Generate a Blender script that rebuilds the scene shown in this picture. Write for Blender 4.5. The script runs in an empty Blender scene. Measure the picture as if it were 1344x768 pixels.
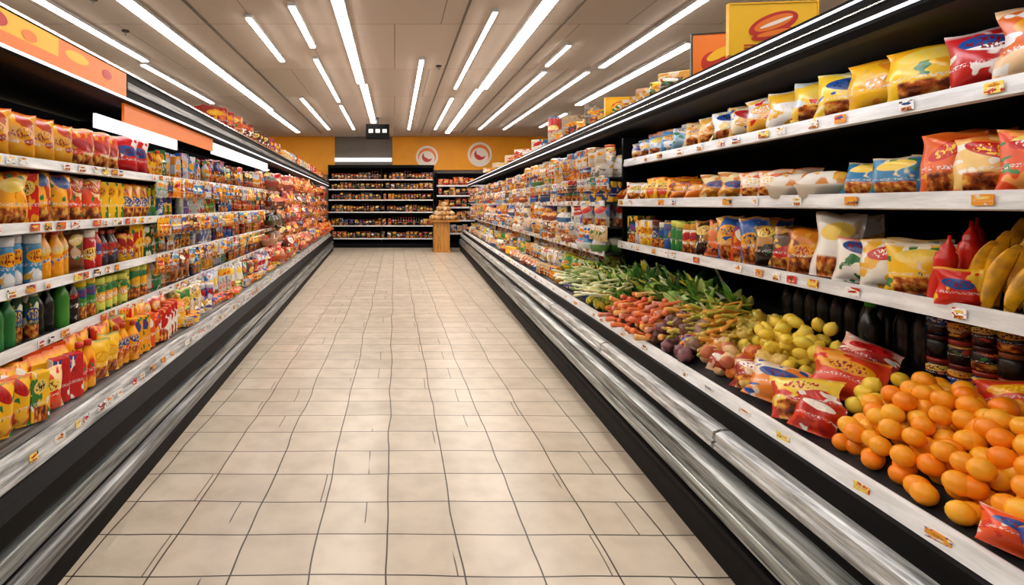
import bpy, math, random
import numpy as np
from mathutils import Vector
random.seed(7); np.random.seed(7)
rnd=random.random; U=random.uniform
sc=bpy.context.scene
try:
    sc.view_settings.view_transform='Standard'
    sc.view_settings.look='None'
except Exception: pass
SL={1:0.0513,-1:0.0442}; A0=1.235
def R(side,D,v,z): return (side*(A0+v+SL[side]*D), D, z)
def lin(h):
    if isinstance(h,str):
        h=h.lstrip('#'); c=[int(h[i:i+2],16)/255 for i in (0,2,4)]
    else: c=h
    return tuple(((x/12.92) if x<=.04045 else ((x+.055)/1.055)**2.4) for x in c)
# ---------------------------------------------------------------- materials
def newmat(n):
    m=bpy.data.materials.new(n); m.use_nodes=True
    nt=m.node_tree; b=nt.nodes['Principled BSDF']; return m,nt,b
def simple(n,col,rough=.5,metal=0,emit=0,noise=0,scale=(20,20,20),bump=0,hi=.6,spec=.5):
    m,nt,b=newmat(n); c=lin(col)
    b.inputs['Base Color'].default_value=(*c,1); b.inputs['Roughness'].default_value=rough; b.inputs['Metallic'].default_value=metal
    b.inputs['Specular IOR Level'].default_value=spec
    if emit:
        b.inputs['Emission Color'].default_value=(*c,1); b.inputs['Emission Strength'].default_value=emit
    if noise:
        tc=nt.nodes.new('ShaderNodeTexCoord'); mp=nt.nodes.new('ShaderNodeMapping'); mp.inputs['Scale'].default_value=scale
        nz=nt.nodes.new('ShaderNodeTexNoise'); nz.inputs['Scale'].default_value=1; nz.inputs['Detail'].default_value=6; nz.inputs['Roughness'].default_value=.65
        nt.links.new(tc.outputs['Object'],mp.inputs[0]); nt.links.new(mp.outputs[0],nz.inputs['Vector'])
        rp=nt.nodes.new('ShaderNodeValToRGB'); rp.color_ramp.elements[0].position=.36; rp.color_ramp.elements[1].position=.64
        rp.color_ramp.elements[0].color=(*[x*(1-noise) for x in c],1); rp.color_ramp.elements[1].color=(*[min(1,x*(1+noise*hi)) for x in c],1)
        nt.links.new(nz.outputs['Fac'],rp.inputs[0]); nt.links.new(rp.outputs[0],b.inputs['Base Color'])
        if bump:
            bp=nt.nodes.new('ShaderNodeBump'); bp.inputs['Strength'].default_value=bump; bp.inputs['Distance'].default_value=.01
            nt.links.new(nz.outputs['Fac'],bp.inputs['Height']); nt.links.new(bp.outputs[0],b.inputs['Normal'])
    return m
M={}
M['black']=simple('black_plastic','060608',.55,noise=.5,scale=(50,1.5,50),hi=1.5,spec=.1)
M['blackmat']=simple('black_interior','050506',.85,spec=.1)
M['steel']=simple('brushed_steel','868d8e',.3,.6,noise=.92,scale=(30,.6,40),hi=1.2)
M['steel2']=simple('scuffed_panel','7c7f82',.4,.4,noise=.88,scale=(30,.8,50),hi=1.1)
M['white']=simple('white_enamel','e2e5e8',.35,noise=.25,scale=(30,3,30),hi=.5)
M['lip']=simple('scuffed_white_lip','bcc0c2',.3,.2,noise=.65,scale=(50,3,50),hi=.8)
M['chrome']=simple('chrome_trim','d5d8da',.2,.9)
M['shelf']=simple('shelf_grey','222427',.5,spec=.3)
M['lamp']=simple('lamp_tube','fff4e8',.5,emit=25)
M['lampsoft']=simple('canopy_tube','faf8ff',.5,emit=14)
M['led']=simple('edge_led_strip','f4f6ff',.5,emit=1.3)  # weak emission added so thin canopy trims show as bright lines
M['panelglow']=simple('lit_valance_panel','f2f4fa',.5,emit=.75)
M['orange']=simple('orange_paint','fca80e',.55,noise=.08,scale=(1,1,1))
M['orangesign']=simple('orange_sign','f4801a',.4)
M['orangelit']=simple('orange_backlit_sign','f07a14',.4,emit=.25)
M['yellow']=simple('yellow_sign','f8c410',.4)
M['red']=simple('red_print','c8261c',.4)
M['grey']=simple('grey_wall','7c756e',.8,noise=.1,scale=(2,2,2))
M['wallc']=simple('beige_wall','b8ae9e',.8,noise=.1,scale=(2,2,2))
M['wood']=simple('wood_veneer','c08438',.45,noise=.4,scale=(20,20,2))
M['dark']=simple('dark_metal','2a2622',.5)
M['cream']=simple('cream_print','fff4e8',.5)
# floor
m,nt,b=newmat('floor_tiles'); M['floor']=m
N=nt.nodes.new; L=nt.links.new
geo=N('ShaderNodeNewGeometry')
dn=N('ShaderNodeTexNoise'); dn.inputs['Scale'].default_value=1.1; L(geo.outputs['Position'],dn.inputs['Vector'])
dm=N('ShaderNodeVectorMath'); dm.operation='MULTIPLY_ADD'; L(dn.outputs['Color'],dm.inputs[0]); dm.inputs[1].default_value=(.07,.05,0); L(geo.outputs['Position'],dm.inputs[2])
def brick(off,c1,c2,mo,w=.315,h=.272,ms=.0042,sh=0):
    br=N('ShaderNodeTexBrick'); br.offset=off; br.squash=1
    mp=N('ShaderNodeMapping'); mp.inputs['Location'].default_value=(sh,0,0); L(dm.outputs[0],mp.inputs[0]); L(mp.outputs[0],br.inputs['Vector'])
    for k,v in (('Scale',1),('Mortar Size',ms),('Mortar Smooth',.3),('Brick Width',w),('Row Height',h),('Bias',-.1)): br.inputs[k].default_value=v
    br.inputs['Color1'].default_value=(*lin(c1),1); br.inputs['Color2'].default_value=(*lin(c2),1); br.inputs['Mortar'].default_value=(*lin(mo),1); return br
br=brick(0,'cbc0b0','bbb09f','2e2823')
b2=brick(.37,'ffffff','ffffff','403c36',w=.63,ms=.0036,sh=.11)
nz=N('ShaderNodeTexNoise'); nz.inputs['Scale'].default_value=6; nz.inputs['Detail'].default_value=8; L(geo.outputs['Position'],nz.inputs['Vector'])
mx=N('ShaderNodeMixRGB'); mx.blend_type='MULTIPLY'; mx.inputs[0].default_value=.40; L(br.outputs['Color'],mx.inputs[1])
rp=N('ShaderNodeValToRGB'); rp.color_ramp.elements[0].position=.3; rp.color_ramp.elements[0].color=(.56,.52,.47,1); rp.color_ramp.elements[1].position=.6; L(nz.outputs['Fac'],rp.inputs[0]); L(rp.outputs[0],mx.inputs[2])
mk=N('ShaderNodeTexNoise'); mk.inputs['Scale'].default_value=1.4; mk.inputs['Detail'].default_value=0; L(geo.outputs['Position'],mk.inputs['Vector'])
mr=N('ShaderNodeMapRange'); mr.inputs[1].default_value=.5; mr.inputs[2].default_value=.52; mr.inputs[4].default_value=.9; L(mk.outputs['Fac'],mr.inputs[0])
mx2=N('ShaderNodeMixRGB'); mx2.blend_type='MULTIPLY'; L(mr.outputs[0],mx2.inputs[0]); L(mx.outputs[0],mx2.inputs[1]); L(b2.outputs['Color'],mx2.inputs[2])
L(mx2.outputs[0],b.inputs['Base Color']); b.inputs['Roughness'].default_value=.28
bp=N('ShaderNodeBump'); bp.inputs['Strength'].default_value=.5; bp.inputs['Distance'].default_value=.004; bp.invert=True; L(br.outputs['Fac'],bp.inputs['Height']); L(bp.outputs[0],b.inputs['Normal'])
# ceiling
m,nt,b=newmat('ceiling_panels'); M['ceil']=m
N=nt.nodes.new; L=nt.links.new
geo=N('ShaderNodeNewGeometry'); br=N('ShaderNodeTexBrick'); br.offset=.5; L(geo.outputs['Position'],br.inputs['Vector'])
for k,v in (('Scale',1),('Mortar Size',.008),('Mortar Smooth',.3),('Brick Width',1.25),('Row Height',2.4),('Bias',0)): br.inputs[k].default_value=v
br.inputs['Color1'].default_value=(*lin('d4c7bb'),1); br.inputs['Color2'].default_value=(*lin('cabdb1'),1); br.inputs['Mortar'].default_value=(*lin('8b7f74'),1)
L(br.outputs['Color'],b.inputs['Base Color']); b.inputs['Roughness'].default_value=.85
# package print
m,nt,b=newmat('package_print'); M['print']=m
N=nt.nodes.new; L=nt.links.new
def attr(n):
    a=N('ShaderNodeAttribute'); a.attribute_name=n; return a
ca,cb,pv,pr=attr('ca'),attr('cb'),attr('puv'),attr('pr')
def math_(op,a,bv=None,c=None):
    x=N('ShaderNodeMath'); x.operation=op
    for i,q in enumerate((a,bv,c)):
        if q is None: continue
        if isinstance(q,(int,float)): x.inputs[i].default_value=q
        else: L(q,x.inputs[i])
    return x.outputs[0]
sep=N('ShaderNodeSeparateXYZ'); L(pv.outputs['Vector'],sep.inputs[0]); u_,v_,s_=sep.outputs
def noise(sx,sy,det=2,off=0,sz=1):
    mp=N('ShaderNodeMapping'); mp.inputs['Scale'].default_value=(sx,sy,sz); mp.inputs['Location'].default_value=(off,off,off); L(pv.outputs['Vector'],mp.inputs[0])
    n=N('ShaderNodeTexNoise'); n.inputs['Scale'].default_value=1; n.inputs['Detail'].default_value=det; L(mp.outputs[0],n.inputs['Vector']); return n
def step(val,t,w=.02):
    mr=N('ShaderNodeMapRange'); mr.inputs[1].default_value=t; mr.inputs[2].default_value=t+w; L(val,mr.inputs[0]); return mr.outputs[0]
def mix(f,a,c):
    x=N('ShaderNodeMixRGB'); 
    L(f,x.inputs[0])
    for i,q in ((1,a),(2,c)):
        if isinstance(q,tuple): x.inputs[i].default_value=q
        else: L(q,x.inputs[i])
    return x.outputs[0]
P=pr.outputs['Fac']
def cramp(src,cols,interp='CONSTANT',a=.36,bb=.64):
    r=N('ShaderNodeValToRGB'); c=r.color_ramp; c.interpolation=interp; n=len(cols)
    pos=[0]+[a+(bb-a)*i/(n-1) for i in range(1,n)] if interp=='CONSTANT' else [a+(bb-a)*i/(n-1) for i in range(n)]
    c.elements[0].position=pos[0]; c.elements[0].color=(*lin(cols[0]),1)
    c.elements[1].position=pos[-1]; c.elements[1].color=(*lin(cols[-1]),1)
    for i in range(1,n-1):
        q=c.elements.new(pos[i]); q.color=(*lin(cols[i]),1)
    L(src,r.inputs[0]); return r.outputs[0]
h1=noise(.01,.01,0,0).outputs['Fac']; h2=noise(.01,.01,0,37.3).outputs['Fac']; h3=noise(.01,.01,0,71.7,1.7).outputs['Fac']
col=mix(math_('MULTIPLY',step(noise(2.0,1.8).outputs['Fac'],.55),P),ca.outputs['Color'],cb.outputs['Color'])
acc=cramp(h3,['e8b040','d8281c','1e4f9c','f0a41c','f4f0e6','2f7a3a'])
col=mix(math_('MULTIPLY',step(noise(4.2,5.0,1,11).outputs['Fac'],.63),P),col,acc)
fcol=cramp(noise(7,7,3).outputs['Fac'],['5a240c','c05a1c','f0b850'],'LINEAR')
foodm=math_('MULTIPLY',step(math_('SUBTRACT',.32,v_),-.02,.04),P)
foodm=math_('MULTIPLY',foodm,step(math_('SUBTRACT',.36,math_('ABSOLUTE',math_('SUBTRACT',u_,.5))),0))
foodm=math_('MULTIPLY',foodm,step(h2,.49)); col=mix(foodm,col,fcol)
cy=math_('MULTIPLY_ADD',h3,.7,.29)
du=math_('MULTIPLY',math_('SUBTRACT',u_,.5),2.9); dv=math_('MULTIPLY',math_('SUBTRACT',v_,cy),7)
dv=math_('ADD',dv,math_('MULTIPLY',du,math_('MULTIPLY',math_('SUBTRACT',h1,.5),4)))
rr=math_('ADD',math_('MULTIPLY',du,du),math_('MULTIPLY',dv,dv))
em=math_('MULTIPLY',step(math_('SUBTRACT',1.0,rr),0,.06),P)
col=mix(em,col,cramp(h1,['c81e1e','f0d060','e8a010','1e4a94','f8f4ea','b81a1a']))
txt=step(noise(24,15,1).outputs['Fac'],.53)
col=mix(math_('MULTIPLY',math_('MULTIPLY',em,txt),step(math_('SUBTRACT',.55,rr),0)),col,cramp(h2,['801010','f0e8d8','102040','b02018','f8d040']))
tb_=math_('MULTIPLY',step(math_('SUBTRACT',.04,math_('ABSOLUTE',math_('SUBTRACT',v_,.38))),0),step(noise(34,44,1).outputs['Fac'],.55))
col=mix(math_('MULTIPLY',tb_,P),col,(.8,.78,.75,1))
L(col,b.inputs['Base Color']); b.inputs['Roughness'].default_value=.27; b.inputs['Specular IOR Level'].default_value=.5
# produce
m,nt,b=newmat('produce_skin'); M['produce']=m
N=nt.nodes.new; L=nt.links.new
ca=attr('ca'); cb=attr('cb'); geo=N('ShaderNodeNewGeometry')
n=N('ShaderNodeTexNoise'); n.inputs['Scale'].default_value=28; n.inputs['Detail'].default_value=4; L(geo.outputs['Position'],n.inputs['Vector'])
st=step(n.outputs['Fac'],.35,.3); L(mix(st,ca.outputs['Color'],cb.outputs['Color']),b.inputs['Base Color'])
b.inputs['Roughness'].default_value=.36
n2=N('ShaderNodeTexNoise'); n2.inputs['Scale'].default_value=350; L(geo.outputs['Position'],n2.inputs['Vector'])
bp=N('ShaderNodeBump'); bp.inputs['Strength'].default_value=.15; bp.inputs['Distance'].default_value=.002; L(n2.outputs['Fac'],bp.inputs['Height']); L(bp.outputs[0],b.inputs['Normal'])
# ---------------------------------------------------------------- helpers
def link(o,parent=None):
    sc.collection.objects.link(o)
    if parent: o.parent=parent
    return o
def empty(n):
    e=bpy.data.objects.new(n,None); e.empty_display_size=.1; return link(e)
def mesh(n,V,F,mat,parent=None,smooth=False):
    me=bpy.data.meshes.new(n); me.from_pydata(V,[],F); me.materials.append(mat); me.validate()
    import bmesh
    bm=bmesh.new(); bm.from_mesh(me); bmesh.ops.recalc_face_normals(bm,faces=bm.faces); bm.to_mesh(me); bm.free()
    if smooth: me.polygons.foreach_set('use_smooth',[True]*len(me.polygons))
    return link(bpy.data.objects.new(n,me),parent)
class Geo:
    def __init__(s): s.V=[];s.F=[]
    def box(s,x0,x1,y0,y1,z0,z1):
        b=len(s.V); s.V+=[(x,y,z) for z in (z0,z1) for y in (y0,y1) for x in (x0,x1)]
        s.F+=[tuple(b+i for i in f) for f in ((0,2,3,1),(4,5,7,6),(0,1,5,4),(2,6,7,3),(0,4,6,2),(1,3,7,5))]; return s
    def prism(s,side,D0,D1,pts):
        b=len(s.V); n=len(pts)
        s.V+=[R(side,D0,v,z) for v,z in pts]+[R(side,D1,v,z) for v,z in pts]
        s.F.append(tuple(b+i for i in range(n))); s.F.append(tuple(b+n+i for i in reversed(range(n))))
        s.F+=[(b+i,b+(i+1)%n,b+n+(i+1)%n,b+n+i) for i in range(n)]; return s
    def rect(s,side,D0,D1,v0,v1,z0,z1): return s.prism(side,D0,D1,[(v0,z0),(v1,z0),(v1,z1),(v0,z1)])
    def cyl(s,c,r,z0,z1,n=16):
        b=len(s.V)
        for z in (z0,z1): s.V+=[(c[0]+r*math.cos(6.2832*i/n),c[1]+r*math.sin(6.2832*i/n),z) for i in range(n)]
        s.F.append(tuple(b+i for i in range(n))); s.F.append(tuple(b+n+i for i in range(n)))
        s.F+=[(b+i,b+(i+1)%n,b+n+(i+1)%n,b+n+i) for i in range(n)]; return s
    def done(s,n,mat,parent=None,smooth=False): return mesh(n,s.V,s.F,mat,parent,smooth)
# ---------------------------------------------------------------- templates
def T(V,F,part=None,smooth=True,uv=None):
    V=np.array(V,float); 
    if uv is None: uv=np.stack([V[:,0]+.5,V[:,2]],1)
    if part is None: part=np.zeros(len(V),int)
    return dict(V=V,F=F,uv=np.array(uv,float),part=np.array(part),smooth=smooth)
def t_bag(seed,top=.06):
    rs=np.random.RandomState(seed); nx,nz=11,14; V=[];F=[];part=[]
    ph=rs.rand(8)*6
    for s in (-1,1):
        for j in range(nz):
            t=j/(nz-1)
            for i in range(nx):
                x=i/(nx-1)*2-1
                if j in (0,nz-1): th=.03
                else:
                    tt=(t-.04)/.92; th=max(.0,(1-abs(x)**2.6))**.6*(max(0,1-abs(2*tt-1)**3.2))**.7
                    th=th*(1+.16*math.sin(5*x+ph[0]+3*t)*math.sin(7*t+ph[1])+.07*math.sin(13*x+9*t+ph[5])*math.sin(11*t-6*x+ph[6]))+.03
                    th*=1.05-.3*t
                pin=1-.10*math.sin(math.pi*t)+.04*math.sin(9*t+ph[2])
                V.append((x*.5*pin+.02*math.sin(6*t+ph[3]),s*.5*th,t+.02*math.sin(4*x+ph[4])*(1 if j>nz-3 else 0)))
                part.append(1 if j>=nz-1 and top else 0)
        o=(0 if s<0 else nx*nz)
        for j in range(nz-1):
            for i in range(nx-1):
                a=o+j*nx+i; q=(a,a+1,a+nx+1,a+nx); F.append(q if s<0 else q[::-1])
    n=nx*nz
    for j in range(nz-1):
        for i in (0,nx-1):
            a=j*nx+i; F.append((a,a+nx,n+a+nx,n+a))
    for i in range(nx-1):
        a=(nz-1)*nx+i; F.append((a,a+1,n+a+1,n+a)); F.append((i,i+1,n+i+1,n+i))
    return T(V,F,part)
def t_box(c=.04):
    V=[];F=[]
    lv=[(0,.5-c),(c*.6,.5),(1-c*.6,.5),(1,.5-c)]
    for z,r in lv:
        k=r; q=.5-c
        V+=[(-q if r==.5 else -k,-r,z),(q if r==.5 else k,-r,z),(r,-q if r==.5 else -k,z),(r,q if r==.5 else k,z),(q if r==.5 else k,r,z),(-q if r==.5 else -k,r,z),(-r,q if r==.5 else k,z),(-r,-q if r==.5 else -k,z)]
    for j in range(3):
        for i in range(8): F.append((j*8+i,j*8+(i+1)%8,j*8+8+(i+1)%8,j*8+8+i))
    F.append(tuple(range(7,-1,-1))); F.append(tuple(range(24,32)))
    return T(V,F,smooth=False)
def t_gable():
    V=[(-.5,-.5,0),(.5,-.5,0),(.5,.5,0),(-.5,.5,0),(-.5,-.5,.76),(.5,-.5,.76),(.5,.5,.76),(-.5,.5,.76),(-.5,-.04,.93),(.5,-.04,.93),(.5,.04,.93),(-.5,.04,.93),(-.5,-.04,1),(.5,-.04,1),(.5,.04,1),(-.5,.04,1)]
    F=[(3,2,1,0),(0,1,5,4),(1,2,6,5),(2,3,7,6),(3,0,4,7),(4,5,9,8),(6,7,11,10),(5,6,10,9),(7,4,8,11),(8,9,13,12),(10,11,15,14),(9,10,14,13),(11,8,12,15),(12,13,14,15)]
    return T(V,F,[0]*8+[1]*8,smooth=False)
def t_lathe(prof,n=14,parts=None):
    V=[];F=[];uv=[];part=[]
    for j,(r,z) in enumerate(prof):
        for i in range(n):
            a=2*math.pi*i/n; V.append((r*math.sin(a),-r*math.cos(a),z)); 
            ua=a if a<=math.pi else a-2*math.pi
            uv.append((ua/math.pi*.9+.5,z)); part.append(parts[j] if parts else 0)
    for j in range(len(prof)-1):
        for i in range(n): F.append((j*n+i,j*n+(i+1)%n,(j+1)*n+(i+1)%n,(j+1)*n+i))
    F.append(tuple(range(n-1,-1,-1))); F.append(tuple((len(prof)-1)*n+i for i in range(n)))
    return T(V,F,part,uv=uv)
def t_tray():
    V=[];F=[];part=[]
    n=7
    for z,r in ((0,.42),(.35,.47),(.42,.5),(.5,.5)):
        V+=[(-r,-r,z),(r,-r,z),(r,r,z),(-r,r,z)]; part+=[1]*4
    for j in range(3):
        for i in range(4): F.append((j*4+i,j*4+(i+1)%4,j*4+4+(i+1)%4,j*4+4+i))
    F.append((3,2,1,0)); o=16; uv=[(v[0]+.5,v[2]*.4) for v in V]
    for j in range(n):
        for i in range(n):
            x=i/(n-1)*2-1;y=j/(n-1)*2-1
            h=.5+.5*((1-x**4)*(1-y**4))**.7
            V.append((x*.48,y*.48,h)); part.append(0); uv.append((x*.5+.5,y*.5+.5))
    for j in range(n-1):
        for i in range(n-1): a=o+j*n+i; F.append((a,a+1,a+n+1,a+n))
    return T(V,F,part,uv=uv)
def t_blister():
    V=[(-.5,0,0),(.5,0,0),(.5,.12,0),(-.5,.12,0),(-.5,0,1),(.5,0,1),(.5,.12,1),(-.5,.12,1)]
    F=[(3,2,1,0),(0,1,5,4),(1,2,6,5),(2,3,7,6),(3,0,4,7),(4,5,6,7)]
    V+=[(-.4,0,.06),(.4,0,.06),(.4,0,.66),(-.4,0,.66),(-.3,-.5,.14),(.3,-.5,.14),(.3,-.5,.56),(-.3,-.5,.56)]
    F+=[(8,9,13,12),(9,10,14,13),(10,11,15,14),(11,8,12,15),(12,13,14,15)]
    return T(V,F,[0]*16,smooth=False)
BAGS=[t_bag(i) for i in range(8)]
TT=dict(box=t_box(),gable=t_gable(),tray=t_tray(),blister=t_blister())
BP=[(.46,0),(.5,.03),(.5,.3),(.47,.36),(.5,.42),(.5,.58),(.42,.68),(.24,.8),(.19,.84),(.19,.88),(.24,.885),(.24,.98),(.21,1)]
TT['bottle']=t_lathe(BP,parts=[2,2,0,0,0,0,2,2,2,2,1,1,1])
TT['plainbottle']=t_lathe(BP,parts=[2]*10+[1]*3)
TT['squeeze']=t_lathe([(.42,0),(.5,.03),(.48,.3),(.42,.45),(.47,.62),(.4,.72),(.3,.75),(.3,.8),(.24,.84),(.1,.9),(.07,1)],parts=[2,2,2,2,2,2,2,1,1,1,1])
TT['can']=t_lathe([(.42,0),(.5,.04),(.5,.93),(.44,.97),(.44,1),(.40,.985)],parts=[1,0,0,1,1,1])
JP=[(.46,0),(.5,.04),(.5,.7),(.44,.78),(.42,.8),(.47,.81),(.47,.98),(.44,1)]
TT['jar']=t_lathe(JP,parts=[2,0,0,2,2,1,1,1])
TT['plainjar']=t_lathe(JP,parts=[2,2,2,2,2,1,1,1])
TT['sphere']=t_lathe([(.5*math.sin(math.pi*t/10)+.001,.5-.5*math.cos(math.pi*t/10)) for t in range(11)],16)
TT['lemon']=t_lathe([(.04,0),(.1,.05),(.25,.12),(.4,.25),(.48,.42),(.48,.58),(.4,.75),(.25,.88),(.1,.95),(.05,1)],12)
TT['carrot']=t_lathe([(.02,0),(.15,.08),(.25,.3),(.36,.6),(.46,.85),(.5,.93),(.35,.98),(.08,1.0)],9)
TT['pepper']=t_lathe([(.15,.03),(.3,0),(.42,.1),(.45,.35),(.5,.65),(.47,.85),(.3,.95),(.12,.88),(.08,.92),(.07,1.1)],12,parts=[0]*7+[1]*3)
def t_banana():
    V=[];F=[];n=8;m=12
    for j in range(m):
        t=j/(m-1); a=(t-.5)*1.7; r=.085*math.sin(math.pi*min(.97,max(.05,t)))**.45
        c=(0,.8*math.cos(a)-.8,.5+.62*math.sin(a)); 
        for i in range(n):
            b=2*math.pi*i/n; V.append((c[0]+r*math.cos(b),c[1]+r*math.sin(b)*math.cos(a),c[2]-r*math.sin(b)*math.sin(a)))
    for j in range(m-1):
        for i in range(n): F.append((j*n+i,j*n+(i+1)%n,(j+1)*n+(i+1)%n,(j+1)*n+i))
    F.append(tuple(range(n-1,-1,-1))); F.append(tuple((m-1)*n+i for i in range(n)))
    return T(V,F,[1]*n+[2]*(n*(m-2))+[1]*n)
TT['banana']=t_banana()
def t_leaf(curl):
    V=[];F=[];m=9
    for j in range(m):
        t=j/(m-1); w=.5*math.sin(math.pi*min(1,.12+t*.88))**.7*(1-.15*t)
        y=curl*t*t*.9; z=t*(1-.3*abs(curl)*t)
        for x,d in ((-w,.09),(0,0),(w,.09)): V.append((x,y+d*(1+.5*math.sin(9*t)),z))
    for j in range(m-1):
        for i in range(2): a=j*3+i; F.append((a,a+1,a+4,a+3))
    return T(V,F,[1]*6+[0]*(3*(m-2)))
LEAF=[t_leaf(c) for c in (-.5,-.2,.3,.6)]
def t_lump(seed):
    rs=np.random.RandomState(seed); base=t_lathe([(.5*math.sin(math.pi*t/9)+.001,.5-.5*math.cos(math.pi*t/9)) for t in range(10)],14)
    V=base['V']; k=rs.rand(3,3)*9
    f=1+.16*np.sin(V@k[0]*2)+.12*np.sin(V@k[1]*3+1); c=np.array([0,0,.5]); base['V']=c+(V-c)*f[:,None]; base['V'][:,2]=np.clip(base['V'][:,2],0,2); return base
LUMP=[t_lump(i) for i in range(4)]
# ---------------------------------------------------------------- batch
class Batch:
    def __init__(s): s.V=[];s.F=[];s.ca=[];s.cb=[];s.uv=[];s.pr=[];s.sm=[];s.n=0
    def add(s,t,pos,size,yaw,ca,cb,tilt=0,roll=0,seed=None):
        if isinstance(t,str): t=random.choice(BAGS) if t=='bag' else TT[t]
        V=t['V']*np.array(size); 
        if tilt:
            c,n=math.cos(tilt),math.sin(tilt); V=np.stack([V[:,0],V[:,1]*c-V[:,2]*n,V[:,1]*n+V[:,2]*c],1)
        if roll:
            c,n=math.cos(roll),math.sin(roll); V=np.stack([V[:,0]*c+V[:,2]*n,V[:,1],-V[:,0]*n+V[:,2]*c],1)
        if tilt or roll: V[:,2]-=V[:,2].min()
        c,n=math.cos(yaw),math.sin(yaw); V=np.stack([V[:,0]*c-V[:,1]*n,V[:,0]*n+V[:,1]*c,V[:,2]],1)+np.array(pos)
        k=len(V); s.V.append(V); o=s.n; s.F+=[tuple(o+i for i in f) for f in t['F']]; s.sm+=[t['smooth']]*len(t['F']); s.n+=k
        ca=np.array(lin(ca) if isinstance(ca,str) else ca); cb=np.array(lin(cb) if isinstance(cb,str) else cb)
        p=t['part']; A=np.where((p==1)[:,None],cb,ca); s.ca.append(A); s.cb.append(np.tile(cb,(k,1)))
        sd=rnd()*50 if seed is None else seed
        s.uv.append(np.column_stack([t['uv'],np.full(k,sd)])); s.pr.append((p==0).astype(float))
    def done(s,name,mat,parent=None):
        me=bpy.data.meshes.new(name); V=np.concatenate(s.V)
        me.from_pydata([tuple(v) for v in V],[],s.F); me.materials.append(mat)
        me.polygons.foreach_set('use_smooth',s.sm)
        def put(n,ty,arr,key):
            a=me.attributes.new(n,ty,'POINT'); a.data.foreach_set(key,np.ascontiguousarray(arr,dtype=np.float32).ravel())
        one=np.ones((len(V),1))
        put('ca','FLOAT_COLOR',np.hstack([np.concatenate(s.ca),one]),'color'); put('cb','FLOAT_COLOR',np.hstack([np.concatenate(s.cb),one]),'color')
        put('puv','FLOAT_VECTOR',np.concatenate(s.uv),'vector'); put('pr','FLOAT',np.concatenate(s.pr),'value')
        me.update(); return link(bpy.data.objects.new(name,me),parent)
PAL=dict(
 warm=[('d42318','f6b21a'),('f3a414','c8281a'),('f6b81e','d8481a'),('e8581a','f8c040'),('c41a1c','f4ece0'),('f4a81a','b83a14'),('e84a20','f8d8a0')],
 yellow=[('f4b81a','d85014'),('f0a010','f8d880'),('f6c020','3a7a30'),('ee8e14','f6c840')],
 cool=[('2a62b4','e8eef4'),('c8d0d8','2a66b8'),('3a8ab8','e0e4e8'),('2c7a48','e8e8d8'),('c8ccd0','c03028'),('6a4a9a','d8d4e0'),('a8b0a8','3a8a50'),('203a78','e0b030'),('c8ccd0','e08a20'),('1c3a6c','90b8d8')],
 pale=[('c8c2b8','3a78b8'),('d8cfc0','a8502c'),('b8b2a6','5a8a4a'),('d8d2c4','c89020'),('a8a49c','3a5a8a'),('c4bcac','8a3a2a'),('7a909c','d8d4cc'),('c8a878','e8e0d4'),('e0dcd4','7a7670')],
 meat=[('c8421c','e89050'),('b02a1c','d8a080'),('d85c24','e8a060'),('982418','d86840'),('d87036','a83418'),('6a2014','c86028'),('c85024','6a2416')],
 brown=[('7a3a20','d89a50'),('3a2a28','c04a28'),('b8642a','e8b050'),('7a4026','d8b898'),('4a2c24','a83a28')],
 dark=[('160e0c','6a1a12'),('1e120e','8a481c'),('100b0b','401010'),('221410','a82e1a'),('141612','605024')],
 snack=[('e87a1c','8a3a14'),('3060a8','e8a030'),('c8781e','f0d8a0'),('f0ece6','d8a030'),('f2c428','e8ece8'),('e4b820','c8281c'),('d8e0e8','2c78b8')],
 bluey=[('4a9ac0','f0e0c0'),('e8c890','4a90b8'),('d88a3a','e8e0d0'),('f0d8bc','e0642a'),('e8c890','c85a28'),('2f7fb0','f0d8a0')],
 green=[('2a7a3a','d8e060'),('1a4a2a','e0e8d0'),('3c8a2c','f0d020'),('1c3a24','c8a020')],
)
def fill(B,side,D0,D1,v,z,kinds,pal,yawb=22,jit=6,rows=1,rowd=.13,hs=1.0,vj=.02,tilt=.06,reps=(1,2,2,3,4),gap=1.0):
    D=D0
    while D<D1:
        kind,w,d,h=random.choice(kinds); ca,cb=random.choice(PAL[random.choice(pal)]); seed=rnd()*50
        w*=U(.9,1.1); h*=U(.9,1.08)*hs
        rep=random.choice(reps)
        tm=random.choice(BAGS) if kind=='bag' else TT[kind]
        for _ in range(rep):
            if D>D1: break
            stepw=(w*(.92+.04*(kind=='bag'))+ (.12*d if yawb>10 else .0))*gap
            for r in range(rows):
                yaw=side*-math.radians(90-yawb+U(-jit,jit))
                B.add(tm,R(side,D+stepw/2,v+.06+r*rowd+U(-vj,vj),z),(w,d,h*U(.97,1.03)),yaw,ca,cb,tilt=(-abs(U(0,tilt)) if kind in('bag','blister') and tilt else 0),roll=(U(-.05,.05) if kind=='bag' else 0),seed=seed)
            D+=stepw+.002
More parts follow.
